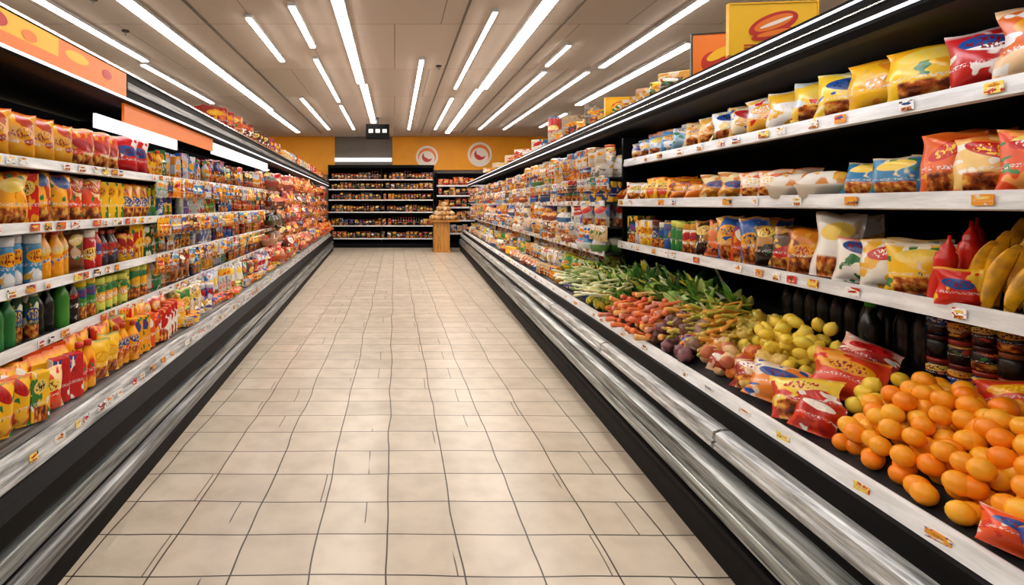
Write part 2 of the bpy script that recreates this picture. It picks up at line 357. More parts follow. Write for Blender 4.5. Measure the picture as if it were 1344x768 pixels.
# ---------------------------------------------------------------- ROOM
XL,XR,YB,YE,ZC=-8.5,9.0,-5.0,19.2,3.93
Geo().box(XL,XR,YB,YE,-.1,0).done('floor',M['floor'])
Geo().box(XL,XR,YB,YE,ZC,ZC+.1).done('ceiling',M['ceil'])
Geo().box(XL-.15,XL,YB,YE,0,ZC).done('wall_left',M['wallc'])
Geo().box(XR,XR+.15,YB,YE,0,ZC).done('wall_right',M['wallc'])
Geo().box(XL,XR,YE,YE+.15,0,ZC).done('wall_back',M['grey'])
Geo().box(XL,-2.15,YE-.08,YE-.002,2.55,ZC-.005).done('trim_1',M['orange'])
Geo().box(-.08,XR,YE-.08,YE-.002,2.72,ZC-.005).done('trim_2',M['orange'])
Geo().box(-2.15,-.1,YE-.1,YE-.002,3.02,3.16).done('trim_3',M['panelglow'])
def logo(x,z,r):
    e=empty('round_sign'); y=YE-.1
    n=32
    V=[(x+r*math.cos(6.2832*i/n),yy,z+r*math.sin(6.2832*i/n)) for yy in (y+.015,y) for i in range(n)]
    mesh('disc',V,[tuple(range(n)),tuple(range(n,2*n))]+[(i,(i+1)%n,n+(i+1)%n,n+i) for i in range(n)],M['cream'],e)
    k=20
    for nm,a0,da,rs,wd,mt,yo in (('outer_swirl',-40,12.5,.80,.26,'orangesign',.012),('inner_swirl',130,11,.46,.38,'red',.014)):
        V=[];F=[]
        for i in range(k+1):
            a=math.radians(a0+i*da); w=wd*math.sin(math.pi*i/k); ro=r*rs
            for q in (ro,ro-r*w): V.append((x+q*math.cos(a),y-yo,z+q*math.sin(a)))
            if i: b=len(V)-4; F.append((b,b+1,b+3,b+2))
        mesh(nm,V,F,M[mt],e)
logo(1.16,3.19,.40); logo(3.05,3.28,.44)
# ---------------------------------------------------------------- ceiling lights
strips=[(-4.15,-2,8.9,.1),(-4.3,9.1,12.6,.08),(-3.15,-2,13.5,.16),(-3.2,13.6,17.7,.12),(-5,9.2,10.5,.07),(-4.5,13,16,.07),(-1.24,6.4,8.1,.07),(-1.87,6.8,8.9,.07),
(-.67,-2,10.5,.13),(-.62,10.6,15.6,.13),(-1.3,8.75,12.4,.06),(-1.3,12.9,17,.06),(-2.1,12,17,.07),(.45,8.8,17,.06),(1.25,6.6,11,.05),(1.29,12,17,.06),
(1.82,-2,11,.16),(1.76,11.1,17.8,.14),(2.62,8,9.2,.05),(2.7,9.6,17,.06),(3.6,-2,9.3,.09),(3.48,9.6,17,.06),(4.4,7.9,12.8,.14),(4.5,14,16.5,.07)]
for x,a,b,w in strips:
    e=empty('ceiling_strip_light')
    Geo().box(x-w/2-.012,x+w/2+.012,a,b,ZC-.05,ZC-.002).done('housing',M['white'],e)
    Geo().box(x-w/2,x+w/2,a+.02,b-.02,ZC-.062,ZC-.052).done('diffuser',M['lamp'],e)
for i in range(16):
    x=U(-5,5); y=U(5,16)
    if any(abs(x-s[0])<.3 for s in strips): continue
    e=empty('ceiling_sprinkler'); Geo().cyl((x,y),.05,ZC-.02,ZC-.001).done('escutcheon',M['dark'],e); Geo().cyl((x,y),.015,ZC-.07,ZC-.02,8).done('nozzle',M['chrome'],e)
for x in (-2.5,.9,2.25):
    Geo().box(x-.012,x+.012,4,18,ZC-.03,ZC-.002).done('ceiling_conduit',M['grey'])
e=empty('hanging_projector'); Geo().box(-.80,-.15,14.8,15.3,3.36,3.72).done('body',M['black'],e)
g=Geo(); g.cyl((-.48,15.05),.03,3.72,ZC-.001,10); g.done('mount_pole',M['dark'],e)
g=Geo(); 
for k in range(3): g.box(-.72+k*.19,-.60+k*.19,14.77,14.8,3.48,3.58)
g.done('lens_panel',M['white'],e)
# ---------------------------------------------------------------- RIGHT CASE
D0,D1=-.6,17.4
rc=empty('refrigerated_display_case')
def G(side,pts,name,mat,par,a=D0,b=D1): return Geo().prism(side,a,b,pts).done(name,mat,par)
G(1,[(0,0),(0,.11),(.02,.135),(1.05,.135),(1.05,0)],'kick_base',M['black'],rc)
G(1,[(.01,.137),(-.01,.15),(-.01,.175),(.03,.19),(.2,.19),(.2,.137)],'kick_bumper',M['black'],rc)
G(1,[(.0,.195),(-.025,.22),(-.03,.285),(-.018,.29),(-.026,.298),(-.01,.36),(.04,.385),(.2,.385),(.2,.195)],'lower_panel',M['steel'],rc)
G(1,[(.05,.387),(.05,.435),(.2,.435),(.2,.387)],'dark_groove',M['black'],rc)
g=Geo(); D=D0
while D<D1:
    e_=min(D+1.45,D1); g.prism(1,D,e_-.02,[(.03,.437),(.012,.455),(.012,.475),(.022,.482),(.016,.49),(.02,.52),(.05,.53),(.2,.53),(.2,.437)]); D=e_
g.done('bumper_rail',M['lip'],rc)
G(1,[(.085,.53),(.085,.605),(.2,.605),(.2,.53)],'lip_groove',M['black'],rc)
G(1,[(.105,.607),(.128,.655),(.14,.659),(.15,.655),(.15,.607)],'deck_lip_rail',M['white'],rc)
G(1,[(.15,.607),(.15,.64),(.2,.652),(.2,.607)],'lip_inner',M['shelf'],rc)
G(1,[(.2,.19),(.2,.652),(.62,.83),(.93,.86),(.93,.19)],'deck',M['shelf'],rc)
G(1,[(.93,.18),(.93,2.1),(1.05,2.1),(1.05,.18)],'back_panel',M['blackmat'],rc)
G(1,[(.26,2.10),(.26,2.215),(.32,2.235),(1.05,2.235),(1.05,2.13),(.37,2.13),(.33,2.075),(.27,2.075)],'canopy',M['black'],rc)
G(1,[(.252,2.192),(.252,2.20),(.259,2.20),(.259,2.192)],'canopy_trim_upper',M['led'],rc)  # plain trim with added glow, as is the lower one
G(1,[(.252,2.155),(.252,2.16),(.259,2.16),(.259,2.155)],'canopy_trim_mid',M['chrome'],rc)
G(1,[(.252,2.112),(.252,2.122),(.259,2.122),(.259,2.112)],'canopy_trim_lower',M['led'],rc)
G(1,[(.375,2.112),(.375,2.128),(.40,2.128),(.40,2.112)],'canopy_lamp',M['lampsoft'],rc)
def shelf(side,par,a,b,v0,v1,zb,name='shelf',hh=.035):
    Geo().prism(side,a,b,[(v0+.02,zb-.012),(v0+.02,zb),(v1,zb),(v1,zb-.03)]).done(name,M['shelf'] ,par)
    Geo().prism(side,a,b,[(v0,zb-hh),(v0+.008,zb+.012),(v0+.018,zb+.012),(v0+.018,zb-hh-.005)]).done(name+'_price_rail',M['white'],par)
RS=[1.175,1.53,1.87]
SPL=4.6
for i,z in enumerate(RS): shelf(1,rc,D0,SPL,.45 if i<2 else .5,.93,z,hh=.045)
RF=[1.08,1.30,1.52,1.74]
for z in RF: shelf(1,rc,SPL+.05,D1,.34,.93,z,'tier')
g=Geo()
for k in (SPL,8.5,12.5,D1-.04): g.rect(1,k,k+.03,.50,.93,.86,2.07)
g.done('divider_panels',M['black'],rc)
# ---------------------------------------------------------------- LEFT CASE
lc=empty('refrigerated_display_case'); s=-1
G(s,[(0,0),(0,.07),(.02,.09),(1.0,.09),(1.0,0)],'kick_base',M['black'],lc)
G(s,[(.0,.092),(-.012,.12),(-.012,.17),(.02,.19),(.2,.19),(.2,.092)],'lower_panel',M['steel2'],lc)
G(s,[(.02,.192),(.02,.225),(.2,.225),(.2,.192)],'groove',M['black'],lc)
G(s,[(.0,.227),(-.01,.25),(-.005,.30),(.03,.315),(.2,.315),(.2,.227)],'mid_panel',M['steel'],lc)
G(s,[(.02,.317),(-.01,.35),(-.01,.43),(.05,.475),(.2,.475),(.2,.317)],'bumper',M['black'],lc)
G(s,[(.06,.477),(.065,.49),(.10,.565),(.11,.57),(.2,.57),(.2,.477)],'deck_lip_rail',M['lip'],lc)
G(s,[(.11,.572),(.115,.585),(.2,.596),(.2,.572)],'lip_inner',M['steel2'],lc)
G(s,[(.2,.1),(.2,.59),(.55,.64),(.88,.64),(.88,.1)],'deck',M['shelf'],lc)
G(s,[(.88,.1),(.88,2.1),(1.0,2.1),(1.0,.1)],'back_panel',M['blackmat'],lc)
G(s,[(.15,2.095),(.15,2.25),(.2,2.26),(1.0,2.26),(1.0,2.13),(.3,2.13),(.28,2.085),(.17,2.085)],'canopy',M['black'],lc)
G(s,[(.139,2.238),(.139,2.25),(.15,2.25),(.15,2.238)],'canopy_trim_upper',M['chrome'],lc)
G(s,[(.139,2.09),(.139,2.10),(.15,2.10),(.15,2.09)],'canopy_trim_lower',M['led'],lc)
G(s,[(.30,2.112),(.30,2.128),(.33,2.128),(.33,2.112)],'canopy_lamp',M['lampsoft'],lc)
for a_,b_,z0_,z1_,mt in ((-.6,3.0,2.105,2.15,'orangesign'),(-.6,2.35,2.15,2.232,'yellow'),(2.35,3.0,2.15,2.232,'orangesign')):
    G(s,[(.142,z0_),(.142,z1_),(.149,z1_),(.149,z0_)],'fascia_panel',M[mt],lc,a_,b_)
for D,w_,z0_,z1_,mt in ((1.95,.14,2.16,2.22,'red'),(2.15,.1,2.155,2.2,'orangesign'),(2.5,.2,2.16,2.21,'yellow'),(2.78,.1,2.15,2.2,'red')):
    pts=[R(-1,D+w_/2*math.cos(6.2832*i/20),.141,(z0_+z1_)/2+(z1_-z0_)/2*math.sin(6.2832*i/20)) for i in range(20)]
    mesh('fascia_graphic',pts,[tuple(range(20))],M[mt],lc)
G(s,[(.142,2.15),(.142,2.19),(.149,2.19),(.149,2.15)],'fascia_panel_grey',M['steel2'],lc,3.02,D1)
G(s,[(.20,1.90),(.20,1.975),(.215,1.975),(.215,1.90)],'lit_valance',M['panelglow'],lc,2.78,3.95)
G(s,[(.19,1.975),(.19,2.084),(.205,2.084),(.205,1.975)],'orange_valance',M['orangelit'],lc,3.08,4.8)
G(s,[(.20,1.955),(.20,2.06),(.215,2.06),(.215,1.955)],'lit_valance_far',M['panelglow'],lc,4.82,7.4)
g=Geo()
for k in (3.9,5.6,7.3): g.rect(s,k,k+.01,.206,.214,1.97,2.12)
g.done('valance_hangers',M['chrome'],lc)
LS=[.865,1.13,1.405,1.70]
for z in LS: shelf(s,lc,D0,D1,.30,.88,z)
g=Geo()
for k in (-.6,3.72,7.6,11.5,D1-.03): g.rect(s,k,k+.025,.42,.88,.64,2.08)
g.done('divider_panels',M['black'],lc)
def tags(tb,side,v,z,a,b,h=.034,dens=.12):
    D=a
    while D<b:
        w=U(.04,.075)
        if rnd()<.75:
            c=random.choice(['ffffff','f4f4f0','f8e060','f4f4f4','e8e8e8','f0a030','e05030','ffffff'])
            tb.add('box',R(side,D,v,z),(w,.003,h),side*-math.pi/2,c,random.choice(['303030','c83020','e8e8e8']))
        D+=w+U(.01,dens)
tb=Batch()
for i,z in enumerate(RS): tags(tb,1,(.446 if i<2 else .496),z-.034,.3,SPL,dens=.25)
for z in RF: tags(tb,1,.335,z-.028,SPL+.1,D1)
tags(tb,1,.112,.612,.6,D1,h=.03,dens=.3)
tb.done('price_tags',M['print'],rc)
tb=Batch()
for z in LS: tags(tb,-1,.295,z-.028,.6,D1,dens=.08)
tags(tb,-1,.072,.50,.8,D1,h=.035,dens=.16)
tb.done('price_tags',M['print'],lc)
# ---------------------------------------------------------------- LEFT PRODUCTS
B=Batch()
fill(B,-1,.8,3.7,.34,1.70,[('bag',.22,.10,.26),('bag',.18,.1,.22)],['warm'],rows=2,rowd=.16,gap=.9)
fill(B,-1,.8,2.5,.32,1.405,[('bag',.16,.08,.245),('box',.12,.07,.23)],['warm'],rows=2,gap=.92)
fill(B,-1,2.5,3.7,.32,1.405,[('bag',.15,.08,.245),('box',.10,.06,.23)],['yellow','warm','warm'],rows=2,gap=.92)
B.done('snack_packages',M['print'])
B=Batch()
fill(B,-1,.8,3.7,.33,1.13,[('bottle',.08,.08,.235),('jar',.09,.09,.22),('can',.075,.075,.2),('bag',.13,.07,.235),('box',.09,.06,.22)],['warm','warm','yellow','cool','brown','dark'],rows=3,rowd=.1)
fill(B,-1,.8,2.9,.33,.865,[('bottle',.08,.08,.235),('plainbottle',.075,.075,.235),('can',.075,.075,.21)],['green','dark','green','warm'],rows=3,rowd=.1)
fill(B,-1,2.9,3.7,.33,.865,[('bottle',.08,.08,.23),('jar',.09,.09,.22),('squeeze',.07,.07,.22)],['yellow','yellow','green'],rows=3,rowd=.1)
B.done('beverage_bottles',M['print'])
B=Batch()
fill(B,-1,.8,3.9,.11,.60,[('bag',.12,.07,.2),('box',.08,.05,.21),('can',.07,.07,.2),('bottle',.07,.07,.22)],['yellow','warm'],rows=1,yawb=30,gap=.95)
fill(B,-1,.8,3.9,.23,.61,[('box',.08,.06,.225),('gable',.085,.085,.23),('bag',.12,.08,.22)],['warm','yellow','warm'],rows=3,rowd=.11)
B.done('juice_cartons',M['print'])
B=Batch()
hang=[('blister',.11,.05,.21),('box',.10,.05,.2),('bag',.13,.06,.21),('box',.07,.05,.16),('jar',.08,.08,.17),('bottle',.07,.07,.2)]
for z in LS+[.62]:
    v=.33 if z>.7 else .15
    pl=['cool','cool','cool','green','yellow','pale'] if z<1.69 else ['cool','warm','dark']
    fill(B,-1,3.75,6.0,v,z,hang,pl,rows=2,rowd=.12,vj=.04,hs=1.12,reps=(1,2,3))
    fill(B,-1,6.0,7.6,v,z,hang,['brown','cool','meat'],rows=2,rowd=.12,vj=.05,hs=1.12,reps=(1,2,3))
for z in (1.0,1.27,1.55):
    fill(B,-1,3.8,7.5,.225,z,[('blister',.08,.03,.12),('bag',.09,.03,.13)],['cool','cool','brown','yellow'],yawb=18,tilt=0,reps=(1,1,2))
B.done('hanging_blister_packs',M['print'])
B=Batch()
meat=[('bag',.24,.12,.26),('bag',.2,.1,.24),('tray',.24,.14,.14)]
for z in LS+[.62]:
    v=.32 if z>.7 else .16
    for q in range(3):
        fill(B,-1,7.65+q*.06,17.3,v-q*.05,z+.0 if q==0 else z+.03*q,meat,['meat','meat','meat','brown','dark'],rows=1,vj=.06,hs=1.1,jit=25,tilt=.4,reps=(1,2,3))
B.done('packaged_meat',M['print'])
B=Batch()
fill(B,-1,3.9,17.3,.09,.602,[('tray',.12,.09,.05),('box',.1,.06,.06),('bag',.1,.05,.09)],['cool','green','warm','pale'],jit=25,vj=.02,tilt=.5)
B.done('small_deli_packets',M['print'])
B=Batch()
fill(B,-1,5.2,6.6,.3,2.262,[('box',.3,.16,.2),('bag',.3,.16,.2)],['meat'],yawb=35)
fill(B,-1,7,17,.3,2.262,[('box',.3,.2,.14),('box',.2,.2,.2)],['meat','pale','brown'],yawb=30)
B.done('overstock_cartons',M['print'])
# ---------------------------------------------------------------- RIGHT PRODUCTS
B=Batch()
def put(kind,D,v,z,size,ca,cb,yb=25,tilt=0,roll=0,BB=None): (BB or B).add(kind,R(1,D,v,z),size,-math.radians(90-yb),ca,cb,tilt=tilt,roll=roll)
zz=RS[2]
for D,w,h,c in ((.85,.24,.22,('d8281c','f8d040')),(1.02,.22,.22,('e8581a','f8d040')),(1.2,.22,.22,('f0a414','f6ecd8')),(1.38,.22,.21,('e8501c','f6c030')),(1.56,.22,.22,('e06a1c','f4d0a0')),(1.72,.2,.2,('c8201c','f8e8e0')),
    (1.9,.28,.20,('f6c81e','f0a81a')),(2.08,.28,.20,('f4ba1c','e88a20')),(2.26,.28,.20,('f6cc30','f0e0a0')),(2.44,.26,.19,('f4c83a','c8d8e0')),(2.62,.26,.19,('f0b828','f4f0e8')),(2.80,.24,.19,('f0b030','e8e4dc')),
    (2.98,.24,.18,('ead8b0','d8a040')),(3.16,.24,.18,('e8cc80','f4f0e8')),(3.34,.22,.18,('f0b040','f0ece0')),(3.52,.22,.17,('f0d8a0','e89a3a')),(3.72,.2,.16,('88b0c8','f0f0ea')),(3.9,.2,.16,('5a9ac4','f0f0ea')),(4.1,.2,.16,('b8ccd8','5a88b0')),(4.28,.2,.15,('4a88b8','e0e0e0')),(4.46,.17,.14,('d8d0c0','e0a050'))):
    put('bag',D,.60,zz,(w,.12,h),*c,yb=38,tilt=-.15,roll=U(-.07,.07)); put('bag',D+.06,.76,zz,(w,.12,h*1.1),*c,yb=35,tilt=-.05)
fill(B,1,1.9,4.5,.74,zz,[('box',.2,.1,.24),('box',.16,.1,.22)],['pale','snack','pale'],rows=1)
zz=RS[1]
for D,w,h,c in ((.88,.2,.17,('e8781c','f6d040')),(1.05,.2,.17,('e8781c','f6d040')),(1.22,.19,.17,('e8a420','f6e0a0')),(1.38,.18,.18,('f0d890','e87a28')),(1.54,.16,.2,('e4501c','f4a050')),(1.66,.18,.19,('f0c878','e87a28')),(1.79,.16,.22,('e4601c','f08030'))):
    put('bag',D,.54,zz,(w,.1,h),*c,yb=38,tilt=-.25)
    put('bag',D+.05,.70,zz,(w,.1,h*1.05),*c,yb=38,tilt=-.1)
fill(B,1,1.92,4.5,.49,zz,[('bag',.2,.10,.14),('tray',.2,.15,.11),('bag',.17,.08,.16),('bag',.22,.1,.12)],['bluey','bluey','yellow','snack'],jit=16,yawb=36,tilt=.5,rows=2,rowd=.15,reps=(1,2,2),gap=.9)
B.done('snack_bags',M['print'])
B=Batch(); zz=RS[0]
S=[('bag',1.90,.19,.18,'f2c020','f4ece0'),('bag',2.02,.19,.19,'f0ece0','e8b020'),('bag',2.16,.18,.18,'f4f0e8','e84a1c'),('bag',2.30,.17,.28,'efece6','c0a890'),('bag',2.46,.16,.21,'d8801c','8a3a10'),
('bag',2.60,.15,.2,'5a3a20','c09060'),('bag',2.72,.14,.21,'2a1a12','c08838'),('bag',2.84,.14,.25,'2a5aa8','f0a030'),('gable',2.95,.09,.22,'d84818','3060a8'),('bag',3.06,.15,.25,'24579e','e8b040'),('bag',3.2,.15,.22,'e8702a','50202a'),('bag',3.34,.13,.22,'3a2418','c88a40')]
for k,D,w,h,a,c in S:
    put(k,D,.54,zz,(w,.11,h),a,c,yb=38,tilt=-.12 if k=='bag' else 0,roll=U(-.1,.1)); put(k,D+.05,.70,zz,(w,.10,h),a,c,yb=30)
fill(B,1,.75,1.2,.48,zz,[('bag',.17,.09,.15)],['warm','yellow'],yawb=38)
fill(B,1,3.42,4.5,.49,zz,[('jar',.09,.09,.2),('bag',.13,.07,.22),('can',.08,.08,.19),('box',.1,.06,.22)],['cool','snack','green','yellow','dark'],rows=2,rowd=.12,reps=(1,1,2))
B.done('pantry_packages',M['print'])
B=Batch()
for D,v,a,h,rl in ((1.79,.50,'cc1c10',.22,.12),(1.78,.58,'d0200f',.27,.05),(1.82,.66,'b81810',.28,0)):
    put('squeeze',D,v,zz,(.065,.065,h),a,a,yb=30,roll=rl)
put('bag',1.70,.475,zz,(.11,.06,.12),'cc2010','f0c030',yb=38)
B.done('ketchup_bottles',M['print'])
B=Batch()
for D,v,h,rl in ((1.72,.53,.22,.20),(1.69,.56,.25,.12),(1.66,.50,.22,.34),(1.64,.57,.27,.2),(1.70,.63,.29,.08),(1.66,.66,.30,.22),(1.60,.50,.22,.5),(1.60,.56,.26,.35),(1.58,.64,.29,.2),(1.53,.52,.22,.55),(1.53,.6,.28,.35),(1.48,.55,.24,.5),(1.50,.66,.28,.3)):
    put('banana',D,v,zz,(.30,.14,h),'f6b40e','c08a1c',yb=60,roll=rl)
B.done('bananas',M['produce'])
B=Batch()
D=.9
while D<2.9:
    for r in range(2):
        if D>2.0: put(random.choice(['bottle','plainbottle','plainbottle']),D,.72+r*.09,.852,(.075,.075,.27),'0e0b0a',random.choice(['0e0e0c','142018','301010']))
        else:
            for k in range(3): put(random.choice(['jar','jar','plainjar']),D,.70+r*.09,.845+k*.087,(.08,.08,.083),*random.choice(PAL['dark']))
    D+=.084
put('plainbottle',2.22,.63,.835,(.08,.08,.27),'0e140e','2c8a30')
B.done('dark_sauce_jars',M['print'])
B=Batch()
palek=[('bag',.18,.09,.2),('box',.13,.07,.19),('jar',.09,.09,.17),('blister',.13,.05,.19),('tray',.17,.12,.12)]
for z in RF:
    fill(B,1,4.65,8.4,.33,z,palek,['pale','pale','cool','snack'],rows=2,rowd=.13,vj=.04,jit=14,yawb=30,reps=(1,2,3))
    fill(B,1,8.45,17.2,.33,z,palek,['pale','pale','cool','brown'],rows=1,vj=.04,jit=14,yawb=30,reps=(1,2,3,4))
fill(B,1,4.7,8.4,.38,RF[-1]+.17,palek[:3],['pale','bluey'],vj=.04,jit=20,yawb=28,hs=.7)
for z in (1.18,1.62,1.84):
    fill(B,1,4.5,17,.25,z,[('blister',.1,.03,.11),('bag',.12,.03,.12)],['pale','cool','pale','brown'],yawb=25,tilt=0,reps=(1,2,3))
B.done('assorted_grocery_packs',M['print'])
B=Batch()
fill(B,1,4.5,17.2,.20,.67,[('bag',.16,.1,.14),('tray',.18,.14,.10),('box',.12,.08,.12)],['pale','pale','cool','yellow'],jit=25,vj=.03,yawb=30,tilt=.5)
fill(B,1,4.7,17.2,.36,.75,[('bag',.16,.1,.18),('box',.14,.08,.16)],['pale','snack','green'],jit=25,vj=.04,yawb=30,tilt=.3)
fill(B,1,4.9,17.2,.54,.83,[('bag',.16,.1,.2),('box',.14,.08,.18)],['pale','bluey'],jit=15,vj=.04,yawb=30,tilt=.3)
B.done('chilled_packets',M['print'])
B=Batch()
for D,v,w,d,h,a,c in ((3.65,.5,.2,.1,.16,'d8a030','f0e0c0'),(3.95,.5,.25,.15,.12,'c8a080','e0d0c0'),(4.95,.5,.35,.3,.2,'6a6058','8a8078'),(5.7,.45,.3,.25,.2,'a8947c','6a5a4a'),
    (6.5,.5,.3,.3,.16,'b8ac9c','c03020'),(7.0,.5,.16,.16,.40,'b82a20','2a5a8a'),(7.8,.5,.2,.2,.2,'e0e0dc','3070a0'),(8.6,.5,.4,.3,.14,'dcd8d0','c04030'),(9.6,.5,.4,.3,.14,'c8b8a0','8a5a3a'),(10.8,.5,.5,.4,.1,'b8a48c','d0c8bc'),(12.4,.5,.5,.4,.1,'e0d8cc','a06040')):
    put('can' if h==.4 else 'box',D,v,2.237,(w,d,h),a,c,yb=50)
fill(B,1,3.45,6.2,.34,2.237,[('bag',.14,.08,.1),('box',.12,.08,.08)],['brown','yellow','yellow','pale'],yawb=50)
B.done('stacked_cartons',M['print'])
def poster(x,y,z,w,h,yaw,c1,kind):
    e=empty('promotional_sign'); e.location=(x,y,z); e.rotation_euler=(0,0,yaw)
    Geo().box(-w/2,w/2,0,.02,0,h).done('board',c1,e)
    g=Geo(); t=.008; g.box(-w/2-t,-w/2,-.004,.024,-.0,h+t); g.box(w/2,w/2+t,-.004,.024,0,h+t); g.box(-w/2,w/2,-.004,.024,h,h+t); g.done('frame',M['yellow'] if kind else M['dark'],e)
    def ell(cx,cz,a,b,rot,mat,n,yy):
        V=[]
        for i in range(28):
            t=6.2832*i/28; X=a*math.cos(t);Z=b*math.sin(t); V.append((cx+X*math.cos(rot)-Z*math.sin(rot),yy,cz+X*math.sin(rot)+Z*math.cos(rot)))
        mesh(n,V,[tuple(range(28))],mat,e)
    if kind:
        ell(0,h*.60,w*.30,h*.20,.35,M['red'],'oval_mark',-.003); ell(0,h*.62,w*.24,h*.12,.35,M['orangesign'],'oval_fill',-.005); ell(.01,h*.62,w*.2,h*.035,.35,M['cream'],'lettering_bar',-.007)
        ell(0,h*.40,w*.26,h*.10,.2,M['red'],'food_picture',-.0035); ell(0,h*.42,w*.2,h*.05,.2,M['orangesign'],'food_picture_top',-.006)
        g=Geo()
        for k in range(3): g.box(-w*.34,w*(.3-.15*k),-.004,-.001,h*(.18-.06*k),h*(.205-.06*k))
        g.done('caption_lines',M['red'],e)
    else:
        ell(.0,h*.35,w*.3,h*.26,-.5,M['red'],'food_picture',-.003); ell(.03,h*.55,w*.34,h*.1,.5,M['yellow'],'swoosh',-.005)
X,Y,_=R(1,2.62,.49,0); poster(X,Y,2.236,.40,.25,-.1,M['yellow'],1)
X,Y,_=R(1,3.12,.47,0); poster(X,Y,2.236,.22,.26,-.25,M['orangesign'],0)
X,Y,_=R(1,4.5,.42,0); poster(X,Y,2.236,.20,.16,-.1,M['yellow'],1)
# ---------------------------------------------------------------- PRODUCE
def dz(v): return .652+(v-.2)*.424 if v<.62 else .83+(v-.62)*.1
def heap(B,tm,a,b,v0,v1,sp,size,cols,layers=2,ori='any',lift=.6,jit=.3,base=0):
    for k in range(layers):
        D=a+k*sp*.5
        while D<b-k*sp*.5:
            v=v0+k*sp*.5
            while v<v1:
                ca,cb=random.choice(cols); t=random.choice(tm) if isinstance(tm,list) else tm
                f=U(.92,1.06)
                til,rl=(0,0) if ori=='up' else ((math.pi/2+U(-.35,.35),U(-.3,.3)) if ori=='lie' else (U(-3,3),U(-1,1)))
                yw=U(0,6.3) if ori!='lie' else -math.radians(U(40,120))
                p=R(1,D+U(-jit,jit)*sp,v+U(-jit,jit)*sp,dz(v)+base+k*sp*lift+U(0,.004))
                B.add(t,p,tuple(s*f for s in size),yw,ca,cb,tilt=til,roll=rl)
                v+=sp
            D+=sp
B=Batch()
OC=[('f99c14','f9a81e'),('faa818','fbb228'),('f8920a','f9a018'),('fbb01a','fcbe34'),('f88606','f99412')]
heap(B,'sphere',1.02,1.92,.20,.54,.06,(.062,.062,.060),OC,layers=3,lift=.72,jit=.16)
heap(B,'sphere',1.4,1.78,.34,.46,.06,(.062,.062,.06),OC,layers=1,lift=.72,jit=.16,base=.12)
B.done('oranges',M['produce'])
B=Batch()
YC=[('f2cf3a','f6dc5a'),('efc62c','f4d850'),('f0d850','e8cc40')]
heap(B,'lemon',2.28,2.7,.34,.58,.06,(.056,.056,.078),YC,layers=4,lift=.62)
heap(B,'lemon',1.86,2.0,.36,.52,.06,(.06,.06,.07),YC,layers=2,lift=.62)
B.done('lemons',M['produce'])
B=Batch()
heap(B,LUMP,2.3,2.6,.22,.34,.075,(.08,.08,.07),[('e8b850','d8502a'),('c8a040','e8c870'),('b83a20','e88a30')],layers=2)
heap(B,'lemon',2.5,2.8,.22,.36,.07,(.065,.065,.08),[('c87a4a','b85a3a'),('e8d0a0','d8a060')],layers=2)
B.done('mangoes',M['produce'])
B=Batch()
for D,v,a,c,w,h in ((2.02,.20,'c8281c','f4d040',.24,.17),(2.2,.2,'e8882c','e8d8c0',.24,.17),(2.06,.36,'d84020','f0a030',.24,.19),(2.36,.21,'e8c8a0','9a2018',.18,.14),(1.95,.17,'b8281c','e04020',.15,.13),(1.15,.17,'2a4a9a','e0a020',.15,.12),(1.28,.16,'e8501c','f4e0d0',.13,.09),(1.2,.56,'a82420','e8c040',.26,.16),(1.42,.58,'b82c20','f0d8c0',.24,.15),(1.62,.58,'c8381c','f0c030',.2,.13),(1.05,.24,'c8281c','f4e0d0',.2,.14),(2.15,.5,'b8302a','e8b0a0',.2,.14),(2.75,.26,'e89a3a','f0e0c8',.16,.12),(2.6,.20,'a82a20','e8c0a0',.14,.11),(2.9,.22,'d86a2a','f0e0c8',.14,.11)):
    put('bag',D,v+.02,dz(v)+.005,(w,.14,h),a,c,yb=40,tilt=-.6,roll=U(-.4,.4))
fill(B,1,.7,1.0,.22,.7,[('bag',.15,.1,.15)],['warm'])
B.done('fruit_net_bags',M['print'])
B=Batch()
heap(B,LUMP,2.85,3.3,.2,.36,.07,(.075,.075,.065),[('8a6a60','a88a80'),('6a3a44','8a5a60'),('5a3428','7a5040')],layers=3)
heap(B,LUMP,2.65,2.95,.40,.58,.07,(.075,.075,.07),[('d8a040','a8b040'),('e0c060','b8a850')],layers=2)
B.done('potatoes',M['produce'])
B=Batch()
heap(B,'carrot',3.25,4.0,.22,.46,.07,(.04,.04,.15),[('e8743a','f08a4c'),('d8542a','e8885a'),('e8a04a','f0c070'),('e8b0a0','d88060')],layers=3,ori='lie',lift=.5)
heap(B,'carrot',2.75,3.2,.36,.60,.05,(.022,.022,.2),[('f0b850','e8983a'),('c8b84a','98a838'),('e8d070','c8b040')],layers=4,ori='lie')
B.done('carrots',M['produce'])
B=Batch()
GC=[('3c7a24','6aa038'),('2c5e20','4e8a30'),('5a9a34','98c050'),('a8c858','d8e090'),('1e4a1c','3a7028'),('d8dcb0','eef0d0'),('c8b838','e0d860'),('16381a','2c5a24')]
for _ in range(800):
    D=U(3.0,5.1); v=U(.26,.66)
    if D<3.95 and v<.44: continue
    p=R(1,D,v,dz(v)+U(.02,.12)); L_=U(.09,.22)
    B.add(random.choice(LEAF),p,(U(.02,.07),L_*.5,L_),-math.radians(U(0,180)),*random.choice(GC),tilt=U(.5,1.6),roll=U(-.5,.5))
heap(B,LUMP,3.4,4.6,.5,.75,.14,(.14,.14,.13),[('7aa840','a8c868'),('4a8030','88b048')],layers=1)
B.done('leafy_greens',M['produce'])
B=Batch()
heap(B,'pepper',4.1,4.5,.20,.40,.08,(.075,.075,.085),[('f0c020','3a7a20'),('e8d040','3a7a20')],layers=2)
heap(B,'pepper',3.0,3.25,.44,.62,.075,(.07,.07,.08),[('e8d860','3a7a20'),('d8b030','3a7a20')],layers=2)
B.done('bell_peppers',M['produce'])
B=Batch()
